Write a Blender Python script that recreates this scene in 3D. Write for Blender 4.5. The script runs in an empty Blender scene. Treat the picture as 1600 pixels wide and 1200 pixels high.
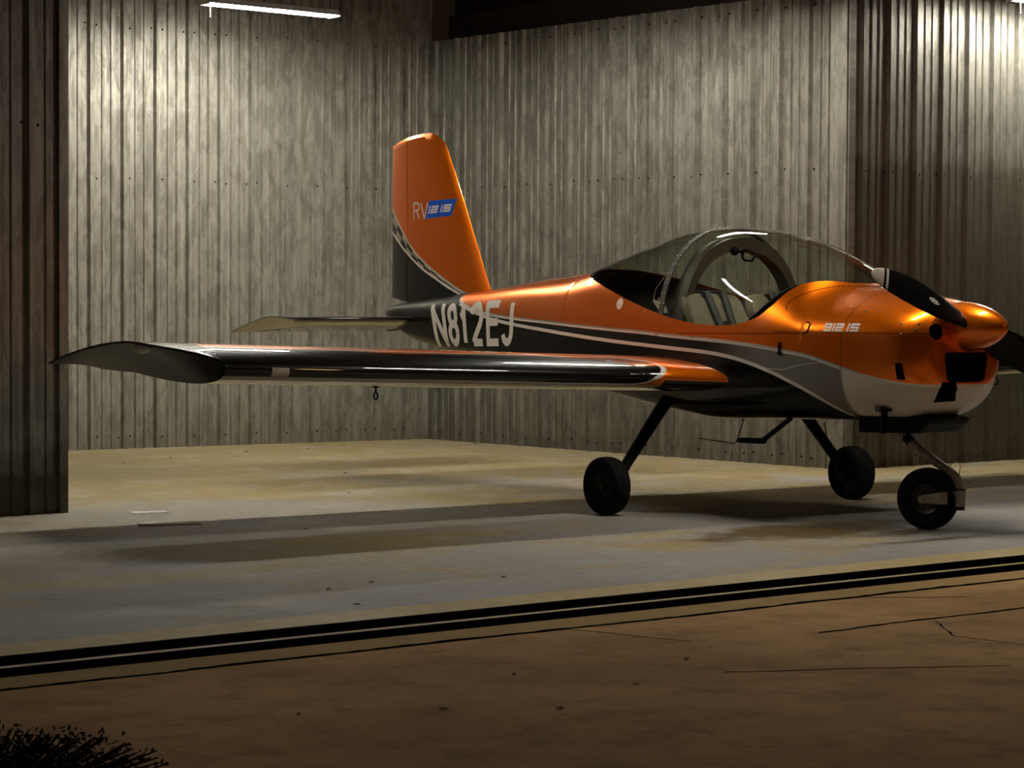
import bpy, bmesh, math, random
import numpy as np
from mathutils import Vector, Matrix
from mathutils.bvhtree import BVHTree
random.seed(7)
sc = bpy.context.scene
COL = sc.collection
PI = math.pi

# ------------------------------------------------------------------ camera
F, YAW, PITCH, ROLL = 3595.02, 0.6740, 0.0340, 0.0050
CAM = (-10.044, -10.345, 1.247)
cd = bpy.data.cameras.new('camera'); cam = bpy.data.objects.new('camera', cd); COL.objects.link(cam)
cd.sensor_width = 36.0; cd.lens = F / 1600 * 36.0; cd.clip_end = 200; cd.clip_start = .05
fw = Vector((math.sin(YAW)*math.cos(PITCH), math.cos(YAW)*math.cos(PITCH), -math.sin(PITCH)))
r0 = Vector((math.cos(YAW), -math.sin(YAW), 0)); u0 = r0.cross(fw)
rr = math.cos(ROLL)*r0 + math.sin(ROLL)*u0; uu = -math.sin(ROLL)*r0 + math.cos(ROLL)*u0
cam.matrix_world = Matrix(((rr.x, uu.x, -fw.x, CAM[0]), (rr.y, uu.y, -fw.y, CAM[1]), (rr.z, uu.z, -fw.z, CAM[2]), (0, 0, 0, 1)))
sc.camera = cam
# ------------------------------------------------------------------ world, exposure, outdoor light
w = bpy.data.worlds.new('night_sky'); sc.world = w; w.use_nodes = True
w.node_tree.nodes['Background'].inputs[0].default_value = (.30, .19, .09, 1)
w.node_tree.nodes['Background'].inputs[1].default_value = .022
sc.view_settings.view_transform = 'Standard'; sc.view_settings.look = 'None'
sc.view_settings.gamma = 1; sc.view_settings.exposure = 0; sc.view_settings.use_curve_mapping = False
def lamp(name, kind, loc, energy, color, size=.3, target=None):
    l = bpy.data.lights.new(name, kind); l.energy = energy; l.color = color
    o = bpy.data.objects.new(name, l); COL.objects.link(o); o.location = loc
    if kind == 'AREA': l.size = size
    else: l.shadow_soft_size = size
    if target: o.rotation_euler = (Vector(target)-Vector(loc)).to_track_quat('-Z', 'Y').to_euler()
    return o
lamp('street_light', 'POINT', (10, -22, 9), 500, (1, .58, .25), .4)
LAMP_STRENGTH = 190.0
LAMP_COLOR = (1.0, .955, .85)
# fluorescent fixtures: (x0, y, z) of the left end
LAMPS = [(-.44, 5.65, 3.65), (4.24, 1.28, 3.65), (-3.3, 2.12, 3.60), (.9, 2.12, 3.60), (-.9, -1.7, 3.60)]

# ------------------------------------------------------------------ helpers
def tag(o, label=None, cat=None, group=None, kind=None):
    if label: o['label'] = label
    if cat: o['category'] = cat
    if group: o['group'] = group
    if kind: o['kind'] = kind
    return o
def empty(name, loc=(0, 0, 0), rz=0, parent=None):
    o = bpy.data.objects.new(name, None); COL.objects.link(o); o.location = loc; o.rotation_euler = (0, 0, rz)
    o.empty_display_size = .1
    if parent: o.parent = parent
    return o
class MB:
    def __init__(s): s.v = []; s.f = []; s.mi = []; s.uv = None
    def add(s, vs, fs, mi=0):
        n = len(s.v); s.v += [tuple(a) for a in vs]; s.f += [tuple(i+n for i in f) for f in fs]; s.mi += [mi]*len(fs); return s
    def grid(s, rows, mi=0, close_u=False, close_v=False):
        n = len(rows); m = len(rows[0]); vs = [p for r in rows for p in r]; fs = []
        for i in range(n if close_u else n-1):
            for j in range(m if close_v else m-1):
                a, b = i, (i+1) % n; c, d = j, (j+1) % m
                fs.append((a*m+c, a*m+d, b*m+d, b*m+c))
        return s.add(vs, fs, mi)
    def box(s, x0, x1, y0, y1, z0, z1, mi=0):
        vs = [(x, y, z) for x in (x0, x1) for y in (y0, y1) for z in (z0, z1)]
        return s.add(vs, [(0, 1, 3, 2), (4, 6, 7, 5), (0, 4, 5, 1), (2, 3, 7, 6), (0, 2, 6, 4), (1, 5, 7, 3)], mi)
    def tube(s, pts, r, n=10, mi=0, cap=True, sx=1, up=None):
        pts = [Vector(p) for p in pts]; rs = r if isinstance(r, (list, tuple)) else [r]*len(pts)
        T = []
        for i in range(len(pts)):
            a = pts[max(i-1, 0)]; b = pts[min(i+1, len(pts)-1)]; T.append((b-a).normalized())
        ref = Vector(up) if up else (Vector((0, 0, 1)) if abs(T[0].z) < .9 else Vector((1, 0, 0)))
        nrm = (ref - T[0]*ref.dot(T[0])).normalized(); rows = []
        for i, p in enumerate(pts):
            nrm = (nrm - T[i]*nrm.dot(T[i])).normalized(); bn = T[i].cross(nrm)
            rows.append([p + (nrm*math.cos(t)*rs[i] + bn*math.sin(t)*rs[i]*sx) for t in [2*PI*k/n for k in range(n)]])
        s.grid(rows, mi, close_v=True)
        if cap:
            k = len(s.v); m = len(rows); s.f.append(tuple(k-m*n+j for j in range(n))[::-1]); s.f.append(tuple(k-n+j for j in range(n))); s.mi += [mi, mi]
        return s
    def lathe(s, prof, origin=(0, 0, 0), axis='x', n=32, mi=0):
        rows = []
        for (a, r) in prof:
            row = []
            for k in range(n):
                t = 2*PI*k/n; c, q = r*math.cos(t), r*math.sin(t)
                p = {'x': (a, c, q), 'y': (c, a, q), 'z': (c, q, a)}[axis]
                row.append((p[0]+origin[0], p[1]+origin[1], p[2]+origin[2]))
            rows.append(row)
        return s.grid(rows, mi, close_v=True)
    def prism(s, poly, axis, a, b, mi=0):
        def P(p, t): return {'x': (t, p[0], p[1]), 'y': (p[0], t, p[1]), 'z': (p[0], p[1], t)}[axis]
        n = len(poly); vs = [P(p, a) for p in poly] + [P(p, b) for p in poly]
        return s.add(vs, [tuple(range(n))[::-1], tuple(range(n, 2*n))] + [(i, (i+1) % n, (i+1) % n+n, i+n) for i in range(n)], mi)
    def ball(s, c, r, n=8, mi=0, sc_=(1, 1, 1)):
        rows = []
        for i in range(n+1):
            t = PI*i/n; rows.append([(c[0]+sc_[0]*r*math.sin(t)*math.cos(2*PI*j/(2*n)), c[1]+sc_[1]*r*math.sin(t)*math.sin(2*PI*j/(2*n)), c[2]+sc_[2]*r*math.cos(t)) for j in range(2*n)])
        return s.grid(rows, mi, close_v=True)
    def build(s, name, mats, parent=None, smooth=True, angle=38, merge=1e-5, bevel=0, solid=0):
        me = bpy.data.meshes.new(name); me.from_pydata(s.v, [], s.f)
        if not isinstance(mats, (list, tuple)): mats = [mats]
        for m in mats: me.materials.append(m)
        me.polygons.foreach_set('material_index', s.mi)
        if s.uv is not None:
            ul = me.uv_layers.new(name='UVMap')
            for l in me.loops: ul.data[l.index].uv = s.uv[l.vertex_index]
        bm = bmesh.new(); bm.from_mesh(me)
        if merge: bmesh.ops.remove_doubles(bm, verts=bm.verts, dist=merge)
        bmesh.ops.dissolve_degenerate(bm, edges=bm.edges, dist=1e-6)
        bmesh.ops.recalc_face_normals(bm, faces=bm.faces)
        bm.to_mesh(me); bm.free()
        me.polygons.foreach_set('use_smooth', [smooth]*len(me.polygons))
        if smooth: me.set_sharp_from_angle(angle=math.radians(angle))
        o = bpy.data.objects.new(name, me); COL.objects.link(o)
        if parent: o.parent = parent
        if bevel:
            b = o.modifiers.new('bevel', 'BEVEL'); b.width = bevel; b.segments = 2; b.limit_method = 'ANGLE'
        if solid:
            b = o.modifiers.new('solid', 'SOLIDIFY'); b.thickness = solid; b.offset = 0
        return o
def copy_tree(o, parent=None):
    c = o.copy(); COL.objects.link(c)
    if parent: c.parent = parent
    for ch in list(o.children): copy_tree(ch, c)
    return c
def cinterp(pts):
    xs = np.array([p[0] for p in pts], float); ys = np.array([p[1] for p in pts], float)
    h = np.diff(xs); d = np.diff(ys)/h; m = np.zeros(len(xs)); m[0] = d[0]; m[-1] = d[-1]
    for i in range(1, len(xs)-1):
        if d[i-1]*d[i] > 0:
            w1 = 2*h[i]+h[i-1]; w2 = h[i]+2*h[i-1]; m[i] = (w1+w2)/(w1/d[i-1]+w2/d[i])
    def f(x):
        i = int(np.clip(np.searchsorted(xs, x)-1, 0, len(h)-1)); x = min(max(x, xs[0]), xs[-1]); t = (x-xs[i])/h[i]
        return float((2*t**3-3*t**2+1)*ys[i]+(t**3-2*t**2+t)*h[i]*m[i]+(-2*t**3+3*t**2)*ys[i+1]+(t**3-t**2)*h[i]*m[i+1])
    return f
# ------------------------------------------------------------------ material helpers
class NT:
    def __init__(s, name):
        s.m = bpy.data.materials.new(name); s.m.use_nodes = True; s.t = s.m.node_tree; s.b = s.t.nodes['Principled BSDF']; s.out = s.t.nodes['Material Output']
    def n(s, typ, **k):
        q = s.t.nodes.new('ShaderNode'+typ)
        for a, v in k.items(): setattr(q, a, v)
        return q
    def l(s, a, b): s.t.links.new(a, b)
    def inp(s, q, i, v):
        if isinstance(v, bpy.types.NodeSocket): s.l(v, q.inputs[i])
        elif v is not None: q.inputs[i].default_value = v
    def math(s, op, a, b=None, c=None, clamp=False):
        q = s.n('Math', operation=op, use_clamp=clamp); s.inp(q, 0, a); s.inp(q, 1, b); s.inp(q, 2, c); return q.outputs[0]
    def mix(s, f, a, b):
        q = s.n('Mix', data_type='RGBA'); s.inp(q, 0, f)
        s.inp(q, 6, a if isinstance(a, bpy.types.NodeSocket) else (*a, 1)); s.inp(q, 7, b if isinstance(b, bpy.types.NodeSocket) else (*b, 1)); return q.outputs[2]
    def obj(s):
        return s.n('TexCoord').outputs['Object']
    def sep(s, v):
        q = s.n('SeparateXYZ'); s.l(v, q.inputs[0]); return q.outputs
    def noise(s, v, scale, detail=4, rough=.55, sc_=None, dist=0):
        if sc_:
            q = s.n('Mapping'); q.inputs['Scale'].default_value = sc_; s.l(v, q.inputs[0]); v = q.outputs[0]
        q = s.n('TexNoise'); q.inputs['Scale'].default_value = scale; q.inputs['Detail'].default_value = detail; q.inputs['Roughness'].default_value = rough
        q.inputs['Distortion'].default_value = dist; s.l(v, q.inputs['Vector']); return q.outputs[0]
    def ramp(s, v, a, b, lo=0., hi=1.):
        q = s.n('MapRange', interpolation_type='SMOOTHSTEP'); s.inp(q, 0, v); q.inputs[1].default_value = a; q.inputs[2].default_value = b; q.inputs[3].default_value = lo; q.inputs[4].default_value = hi; return q.outputs[0]
    def curve(s, x, pts):
        """value of a function given by (x, y) points"""
        x0, x1 = pts[0][0], pts[-1][0]; ys = [p[1] for p in pts]; y0, y1 = min(ys), max(ys)
        m = s.n('MapRange'); s.inp(m, 0, x); m.inputs[1].default_value = x0; m.inputs[2].default_value = x1
        c = s.n('FloatCurve'); s.l(m.outputs[0], c.inputs['Value']); cv = c.mapping.curves[0]
        P = [((p[0]-x0)/(x1-x0), (p[1]-y0)/(y1-y0)) for p in pts]
        cv.points[0].location = P[0]; cv.points[1].location = P[-1]
        for p in P[1:-1]: cv.points.new(*p)
        c.mapping.update()
        return s.math('MULTIPLY_ADD', c.outputs[0], y1-y0, y0)
    def set(s, **k):
        for a, v in k.items():
            nm = {'col': 'Base Color', 'rough': 'Roughness', 'metal': 'Metallic', 'coat': 'Coat Weight', 'coatr': 'Coat Roughness', 'spec': 'Specular IOR Level', 'emit': 'Emission Color', 'emits': 'Emission Strength', 'normal': 'Normal', 'alpha': 'Alpha', 'sheen': 'Sheen Weight'}[a]
            if isinstance(v, tuple) and len(v) == 3: v = (*v, 1)
            s.inp(s.b, nm, v)
        return s
    def bump(s, h, strength=.3, dist=.01):
        q = s.n('Bump'); q.inputs['Strength'].default_value = strength; q.inputs['Distance'].default_value = dist; s.l(h, q.inputs['Height']); s.l(q.outputs[0], s.b.inputs['Normal']); return s
def simple(name, col, rough=.5, metal=0, coat=0, nz=0, **k):
    t = NT(name); t.set(rough=rough, metal=metal, coat=coat, **k)
    if nz:
        v = t.noise(t.obj(), nz, 5); c2 = tuple(c*.72 for c in col); t.set(col=t.mix(t.ramp(v, .3, .7), c2, col))
    else: t.set(col=col)
    return t.m
ORANGE = (.95, .19, .003); BLACK = (.002, .002, .0022); WHITE = (.72, .66, .60); SILVER = (.30, .28, .245)
def paint(name, col, metal=.0):
    t = NT(name); t.set(col=col, metal=metal, rough=.32, coat=1.0, coatr=.03, spec=.08); return t.m
M = {}
M['orange'] = paint('orange_paint', ORANGE, .7)
M['black_gloss'] = paint('black_paint', BLACK)
M['white'] = paint('white_paint', WHITE)
M['black'] = simple('black_metal', (.002, .002, .002), .45, spec=.12)
M['darkgap'] = simple('dark_gap', (.003, .003, .003), 1, spec=0)
M['rubber'] = simple('tire_rubber', (.006, .006, .006), .9, nz=20, spec=.15)
M['alu'] = simple('brushed_aluminium', (.35, .33, .29), .35, 1.0, nz=12)
M['leg'] = simple('powder_coated_leg', (.42, .37, .34), .42, .1, nz=9)
M['lens'] = simple('diffuse_lens', (.85, .82, .74), .12, .2, nz=40)
M['decal'] = simple('white_decal', (.74, .69, .62), .45)
M['decal_grey'] = simple('silver_decal', (.78, .68, .56), .45)
M['blue'] = simple('blue_decal', (.006, .09, .60), .4)
M['seat'] = simple('tan_leather', (.30, .255, .165), .6, nz=6)
M['belt'] = simple('grey_webbing', (.09, .095, .10), .7, nz=60)
M['lining'] = simple('cockpit_lining', (.07, .07, .055), .8, nz=5)
M['bar'] = simple('roll_bar_paint', (.095, .075, .055), .45, nz=4)
M['paper'] = simple('white_paper', (.85, .82, .76), .9, nz=30, spec=.1)
M['leaf'] = simple('dry_leaf', (.05, .03, .012), .95, spec=.05)
M['steel'] = simple('track_steel', (.022, .014, .008), .95, 0, nz=15, spec=.05)
M['dark_wood'] = simple('dark_beam', (.03, .016, .008), .8, nz=8)
M['fixture'] = simple('fixture_enamel', (.70, .68, .62), .4, 0)
t = NT('lamp_diffuser'); t.set(col=(.9, .9, .85), emit=LAMP_COLOR, emits=LAMP_STRENGTH); M['glow'] = t.m
# thin clear perspex
t = NT('canopy_perspex'); t.t.nodes.remove(t.b)
lw = t.n('LayerWeight'); lw.inputs[0].default_value = .5
frv = t.math('MULTIPLY_ADD', t.math('POWER', lw.outputs['Facing'], 4.5), .85, .05)
tr = t.n('BsdfTransparent'); tr.inputs[0].default_value = (.72, .74, .68, 1)
gl = t.n('BsdfGlossy'); gl.inputs['Roughness'].default_value = .02; gl.inputs[0].default_value = (1, 1, 1, 1)
mx = t.n('MixShader'); t.l(frv, mx.inputs[0]); t.l(tr.outputs[0], mx.inputs[1]); t.l(gl.outputs[0], mx.inputs[2]); t.l(mx.outputs[0], t.out.inputs[0]); M['glass'] = t.m

# galvanized sheet
def galv(name, along, dark_below=None, warm=0.0, gain=1.0, metal=.5):
    """along: vector axis of the wall in object space (0 x, 1 y)"""
    t = NT(name); o = t.obj(); S = t.sep(o)
    s = S[along]; z = S[2]
    cmb = t.n('CombineXYZ'); t.l(s, cmb.inputs[0]); t.l(z, cmb.inputs[2]); v = cmb.outputs[0]
    blot = t.noise(v, 7.0, 8, .72, (1.7, 1, .5), .6)
    streak = t.noise(v, 3.0, 5, .6, (9, 1, .22), .3)
    big = t.noise(v, .9, 3, .5, (1.0, 1, .5))
    # one tone per sheet and per rib flat
    wn = t.n('TexWhiteNoise', noise_dimensions='1D'); t.l(t.math('FLOOR', t.math('DIVIDE', s, .915)), wn.inputs['W'])
    wn2 = t.n('TexWhiteNoise', noise_dimensions='1D'); t.l(t.math('FLOOR', t.math('DIVIDE', s, .1017)), wn2.inputs['W'])
    f = t.math('ADD', t.math('MULTIPLY', t.ramp(blot, .42, .58), .42), t.math('MULTIPLY', t.ramp(streak, .35, .65), .34))
    f = t.math('ADD', f, t.math('MULTIPLY', wn2.outputs[0], .16)); f = t.math('ADD', f, t.math('MULTIPLY', wn.outputs[0], .08))
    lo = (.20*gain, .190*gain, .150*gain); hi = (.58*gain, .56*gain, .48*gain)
    c = t.mix(f, lo, hi)
    rust = t.ramp(t.noise(v, 2.2, 6, .7, (2.2, 1, .45), .5), .56, .72)
    c = t.mix(t.math('MULTIPLY', rust, .30+warm), c, (.11, .092, .06))
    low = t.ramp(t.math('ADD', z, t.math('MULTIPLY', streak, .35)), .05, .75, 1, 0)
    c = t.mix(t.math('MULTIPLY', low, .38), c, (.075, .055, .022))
    if dark_below:  # sheet turns darker brown below this height, with a ragged edge
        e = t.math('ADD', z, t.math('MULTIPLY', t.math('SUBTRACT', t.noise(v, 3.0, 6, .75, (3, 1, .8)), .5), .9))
        k = t.ramp(e, dark_below-.12, dark_below+.05, 1, 0)
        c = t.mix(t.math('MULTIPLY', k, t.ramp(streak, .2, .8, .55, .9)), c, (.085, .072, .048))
    t.set(col=c, metal=metal, rough=t.ramp(f, 0, 1, .56, .40)); t.bump(blot, .12, .004); return t.m
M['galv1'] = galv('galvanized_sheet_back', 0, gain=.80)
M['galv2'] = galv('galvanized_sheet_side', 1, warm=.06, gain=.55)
M['galv3'] = galv('galvanized_sheet_front', 0, dark_below=2.42, warm=.1, gain=.48)
M['galv4'] = galv('galvanized_sheet_left', 0, dark_below=.42, warm=.05, gain=.50, metal=.15)

# concrete floor of the bay
t = NT('bay_concrete'); o = t.obj(); S = t.sep(o); x, y = S[0], S[1]
n1 = t.noise(o, .55, 6, .62, None, .6); n2 = t.noise(o, 2.2, 7, .7, None, .4); n3 = t.noise(o, 14, 6, .7); n4 = t.noise(o, .9, 5, .6, (.5, 1.4, 1), 1.2)
tan = (.40, .31, .155); grey = (.42, .39, .335); blue = (.34, .325, .325); pale = (.56, .50, .385)
c = t.mix(t.ramp(n1, .42, .60), tan, grey)
back = t.ramp(t.math('ADD', y, t.math('MULTIPLY', n4, 1.6)), 2.6, 5.2)       # ochre dust towards the back wall
c = t.mix(t.math('MULTIPLY', back, .75), c, tan)
c = t.mix(t.math('MULTIPLY', t.ramp(n2, .50, .68), .45), c, pale)
fr1 = t.math('MULTIPLY', t.ramp(y, -2.68, -2.62), t.ramp(t.math('ADD', y, t.math('MULTIPLY', n1, 2.0)), .2, 1.9, 1, 0))   # worn bluish sealer behind the strip at the door
fr1 = t.math('MULTIPLY', fr1, t.ramp(n4, .36, .52))
c = t.mix(t.math('MULTIPLY', fr1, .85), c, blue)
strip = t.ramp(y, -2.66, -2.63, 1, 0)
c = t.mix(t.math('MULTIPLY', strip, .8), c, (.58, .43, .20))
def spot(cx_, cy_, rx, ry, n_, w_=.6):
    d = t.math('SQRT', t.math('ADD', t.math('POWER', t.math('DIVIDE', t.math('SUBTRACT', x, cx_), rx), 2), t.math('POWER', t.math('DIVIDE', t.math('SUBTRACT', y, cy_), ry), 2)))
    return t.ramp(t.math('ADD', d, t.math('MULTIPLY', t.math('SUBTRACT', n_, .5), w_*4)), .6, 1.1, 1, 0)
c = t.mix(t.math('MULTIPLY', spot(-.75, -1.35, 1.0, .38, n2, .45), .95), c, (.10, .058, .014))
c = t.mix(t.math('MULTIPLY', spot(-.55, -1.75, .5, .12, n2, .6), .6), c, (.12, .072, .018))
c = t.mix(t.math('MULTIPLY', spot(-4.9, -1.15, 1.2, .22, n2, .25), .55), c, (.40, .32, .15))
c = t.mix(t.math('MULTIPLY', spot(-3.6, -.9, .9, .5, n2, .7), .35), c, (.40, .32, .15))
c = t.mix(t.ramp(n3, .35, .75, .25, 0), c, (.12, .10, .06))
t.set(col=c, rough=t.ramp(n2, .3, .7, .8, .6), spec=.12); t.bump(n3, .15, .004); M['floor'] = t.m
# apron
t = NT('apron_concrete'); o = t.obj(); S = t.sep(o)
n1 = t.noise(o, .8, 6, .6, None, .5); n3 = t.noise(o, 30, 6, .75); n5 = t.noise(o, 4, 7, .7)
c = t.mix(t.ramp(n1, .35, .65), (.40, .225, .095), (.58, .34, .15))
c = t.mix(t.ramp(n5, .45, .7, 0, .5), c, (.15, .085, .036)); c = t.mix(t.ramp(n3, .55, .8, 0, .6), c, (.36, .24, .12))
edge = t.ramp(S[1], -3.62, -3.55)
c = t.mix(t.math('MULTIPLY', edge, .7), c, (.36, .25, .10))
t.set(col=c, rough=.9, spec=.05); t.bump(n3, .35, .006); M['apron'] = t.m

# ------------------------------------------------------------------ setting
def wall(name, a, b, h, mat, side, screws=(), phase=0.0, rib=.034, z0=0.0):
    """corrugated sheet wall from a to b on the ground; the room side is `side` (+1 = left of a->b)"""
    a = Vector((a[0], a[1], 0)); b = Vector((b[0], b[1], 0)); d = b-a; Lg = d.length; d.normalize(); nrm = Vector((-d.y, d.x, 0))*side
    P = .305; prof = []
    k = int(math.floor(-phase/P))-1
    while k*P+phase < Lg+P:
        s0 = k*P+phase
        prof += [(s0, 0), (s0+.016, rib), (s0+.046, rib), (s0+.062, 0)]
        for q in (.068+.079*1-.012, .068+.079*2-.012+.004):
            prof += [(s0+q-.008, 0), (s0+q-.001, .011), (s0+q+.013, .011), (s0+q+.020, 0)]
        k += 1
    prof = [p for p in prof if 0 <= p[0] <= Lg]; prof = [(0, prof[0][1])] + prof + [(Lg, prof[-1][1])]
    m = MB(); rows = []
    hs = [z0, h]
    for zz in hs: rows.append([a + d*s + nrm*e + Vector((0, 0, zz)) for s, e in prof])
    m.grid(rows)
    m.grid([[a + d*s + nrm*(-.02) + Vector((0, 0, zz)) for s in (0, Lg)] for zz in hs])
    rnd = random.Random(hash(name) % 1000 if False else len(name)*7+int(Lg*10))
    for zs in screws:
        s = phase
        while s < Lg:
            if s > .05:
                for off in ((.085,) if rnd.random() < .6 else (.085, -.02)):
                    if 0 < s+off < Lg-.02:
                        p = a + d*(s+off) + nrm*.004 + Vector((0, 0, zs+rnd.uniform(-.012, .012)))
                        m.ball(p, .0085, 4, 1, (1, 1, 1))
            s += P
    o = m.build(name, [mat, M['black']], smooth=False)
    tag(o, kind='structure'); return o
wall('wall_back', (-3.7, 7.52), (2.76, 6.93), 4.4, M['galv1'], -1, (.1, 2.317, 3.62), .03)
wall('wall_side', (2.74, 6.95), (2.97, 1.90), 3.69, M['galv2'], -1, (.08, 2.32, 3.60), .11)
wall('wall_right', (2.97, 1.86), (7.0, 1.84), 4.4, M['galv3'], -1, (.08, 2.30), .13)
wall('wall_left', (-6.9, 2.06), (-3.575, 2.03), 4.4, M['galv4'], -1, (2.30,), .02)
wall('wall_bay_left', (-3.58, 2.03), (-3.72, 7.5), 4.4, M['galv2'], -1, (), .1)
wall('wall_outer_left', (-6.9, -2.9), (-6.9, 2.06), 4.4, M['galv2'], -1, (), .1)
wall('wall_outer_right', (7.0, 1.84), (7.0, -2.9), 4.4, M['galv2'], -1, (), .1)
# end flashing of the left wall, corner of the side wall
m = MB(); m.box(-3.62, -3.565, 2.0, 2.09, 0, 4.4); m.box(-3.60, -3.565, 2.06, 2.16, 0, 4.4)
tag(m.build('trim_1', M['galv4'], smooth=False), kind='structure')
m = MB(); m.box(2.95, 3.02, 1.815, 1.87, 0, 3.69); m.box(2.935, 2.98, 1.83, 2.0, 0, 3.69)
tag(m.build('trim_2', M['galv2'], smooth=False), kind='structure')
# ceiling with purlins and the header beam on the side wall
m = MB(); m.box(-7.2, 9.5, -3.1, 7.8, 4.4, 4.45)
for k in range(9): m.box(-7.1, 9.4, -2.6+k*1.2, -2.54+k*1.2, 4.22, 4.4)
tag(m.build('ceiling', M['dark_wood'], smooth=False), kind='structure')
m = MB(); m.box(2.99, 3.15, 1.9, 6.95, 3.60, 3.95); m.box(3.1, 3.16, 1.9, 7.0, 3.69, 4.4)
tag(m.build('trim_3', M['dark_wood'], smooth=False), kind='structure')
m = MB(); m.box(-7.0, 7.1, -3.0, -2.85, 3.15, 4.4)
tag(m.build('trim_4', M['galv4'], smooth=False), kind='structure')
# floor slabs with the two door track grooves between them
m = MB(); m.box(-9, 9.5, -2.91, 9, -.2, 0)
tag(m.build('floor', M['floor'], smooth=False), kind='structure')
m = MB(); m.box(-9, 9.5, -3.165, -3.085, -.2, -.004)
tag(m.build('trim_5', M['floor'], smooth=False), kind='structure')
m = MB(); m.box(-30, 30, -3.55, -3.33, -.2, 0); m.box(-30, 30, -40, -3.572, -.2, 0); m.box(-30, 30, -3.574, -3.549, -.2, -.03, 0)
m.box(-30, -9, -3.35, 20, -.2, 0); m.box(9.5, 30, -3.35, 20, -.2, 0)
tag(m.build('floor_apron', M['apron'], smooth=False), kind='structure')
for k, (y0, y1) in enumerate(((-3.085, -2.91), (-3.33, -3.165))):
    m = MB(); m.box(-9, 9.5, y0, y1, -.2, -.06); m.box(-9, 9.5, y1-.008, y1, -.2, .003); m.box(-9, 9.5, y0, y0+.006, -.2, -.004); m.box(-9, 9.5, (y0+y1)/2-.01, (y0+y1)/2+.01, -.07, -.025)
    tag(m.build('trim_%d' % (6+k), M['steel'], smooth=False), kind='structure')
# cracks in the apron: thin dark ridges of crumbled filler
def crack(pts, w0, seed):
    r = random.Random(seed); rows = []
    P = []
    for (a, b) in zip(pts[:-1], pts[1:]):
        n = max(2, int(math.dist(a, b)/.04))
        for i in range(n): P.append((a[0]+(b[0]-a[0])*i/n, a[1]+(b[1]-a[1])*i/n))
    P.append(pts[-1]); off = 0
    for i, p in enumerate(P):
        off = off*.85 + r.uniform(-.006, .006); ww = w0*r.uniform(.5, 1.25)*(1 if i < len(P)-4 else .4)
        rows.append([(p[0], p[1]+off-ww, .0015), (p[0], p[1]+off, .003), (p[0], p[1]+off+ww, .0015)])
    return rows
m = MB()
m.grid(crack([(-6.8, -3.556), (-4.5, -3.556), (-1, -3.553), (4, -3.55)], .017, 1)); m.grid(crack([(-4.37, -3.56), (-4.3, -3.75), (-4.26, -3.93), (-4.2, -4.1)], .008, 2))
m.grid(crack([(-3.65, -4.22), (-3.2, -4.215), (-2.6, -4.235), (-1.2, -4.25)], .010, 3)); m.grid(crack([(-3.03, -4.27), (-3.3, -4.6), (-3.25, -5.0)], .006, 4))
m.grid(crack([(-2.75, -3.56), (-2.55, -3.72), (-2.3, -3.86)], .005, 5)); m.grid(crack([(-4.6, -4.7), (-4.2, -4.9), (-3.7, -5.2)], .004, 6))
tag(m.build('trim_8', M['darkgap'], smooth=False), kind='structure')

# ------------------------------------------------------------------ light fixtures
def fixture():
    r = empty('light_fixture')
    L = 1.25
    m = MB(); out_ = [(-.088, 0), (-.040, .050), (.040, .050), (.088, 0)]; in_ = [(.084, .001), (.037, .046), (-.037, .046), (-.084, .001)]
    m.prism(out_+in_, 'x', 0, L)
    for xx in (-.012, L): m.prism([(-.090, -.010), (-.090, .004), (-.044, .058), (.044, .058), (.090, .004), (.090, -.010)], 'x', xx, xx+.012)
    m.build('reflector_housing', M['fixture'], r, smooth=False)
    for yy in (-.042, .042):
        m = MB(); m.tube([(.004, yy, .008), (L-.004, yy, .008)], .0175, 16); m.build('lamp_tube', M['glow'], r)
    for xx in (.12, L-.12):
        m = MB(); n = 22; h = .9/n
        m.tube([(xx, 0, .055), (xx, 0, .955)], .0028, 5)
        for k in range(n): m.ball((xx, 0, .055+(k+.5)*h), .006, 3, 0, (1, .5, 2.2))
        m.build('chain', M['alu'], r)
    m = MB(); m.tube([(.06, .0, -.02), (.06, 0, -.095)], .002, 5); m.ball((.06, 0, -.1), .006, 4); m.build('pull_cord', M['paper'], r)
    return r
fx = fixture()
LBL = ['lit tube light fixture hanging by the back wall at the top left', 'lit tube light fixture at the top right corner in front of the right wall',
       'lit tube light hanging over the right wing, above the view', 'lit tube light hanging over the left wing, above the view', 'lit tube light hanging near the door over the nose, above the view']
for i, p in enumerate(LAMPS):
    o = fx if i == 0 else copy_tree(fx)
    o.location = p; tag(o, LBL[i], 'ceiling light', 'tube lights of the hangar')

# ------------------------------------------------------------------ aircraft
def studs(name, pts, r_, mat, parent, n=4):
    m = MB(); m.ball((0, 0, 0), r_, n); o0 = m.build(name, mat, parent); o0.location = pts[0]
    for p in pts[1:]:
        o = o0.copy(); COL.objects.link(o); o.location = p
AC = empty('light_aircraft', (0, 0, 0), -.045)
tag(AC, 'orange, black and white two seat low wing airplane parked in the hangar', 'airplane')
ZT = cinterp([(-1.90, 1.27), (-1.86, 1.283), (-1.69, 1.312), (-1.4, 1.353), (-1.18, 1.38), (-1.13, 1.405), (-1.018, 1.498), (-.80, 1.605), (-.60, 1.668), (-.41, 1.708), (-.06, 1.742), (.241, 1.731), (.553, 1.668), (.94, 1.563), (1.19, 1.494), (1.45, 1.463), (1.77, 1.438), (2.37, 1.38), (2.63, 1.358), (2.9, 1.335), (3.2, 1.31), (3.66, 1.27), (3.88, 1.245), (3.99, 1.20)])
ZB = cinterp([(-1.90, .78), (-1.86, .72), (-1.78, .66), (-1.68, .625), (-1.49, .610), (-.86, .590), (-.29, .569), (-.05, .586), (.38, .635), (.97, .70), (1.5, .765), (2.0, .82), (2.9, .905), (3.3, .955), (3.5, .985), (3.8, 1.09), (3.99, 1.17)])
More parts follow.
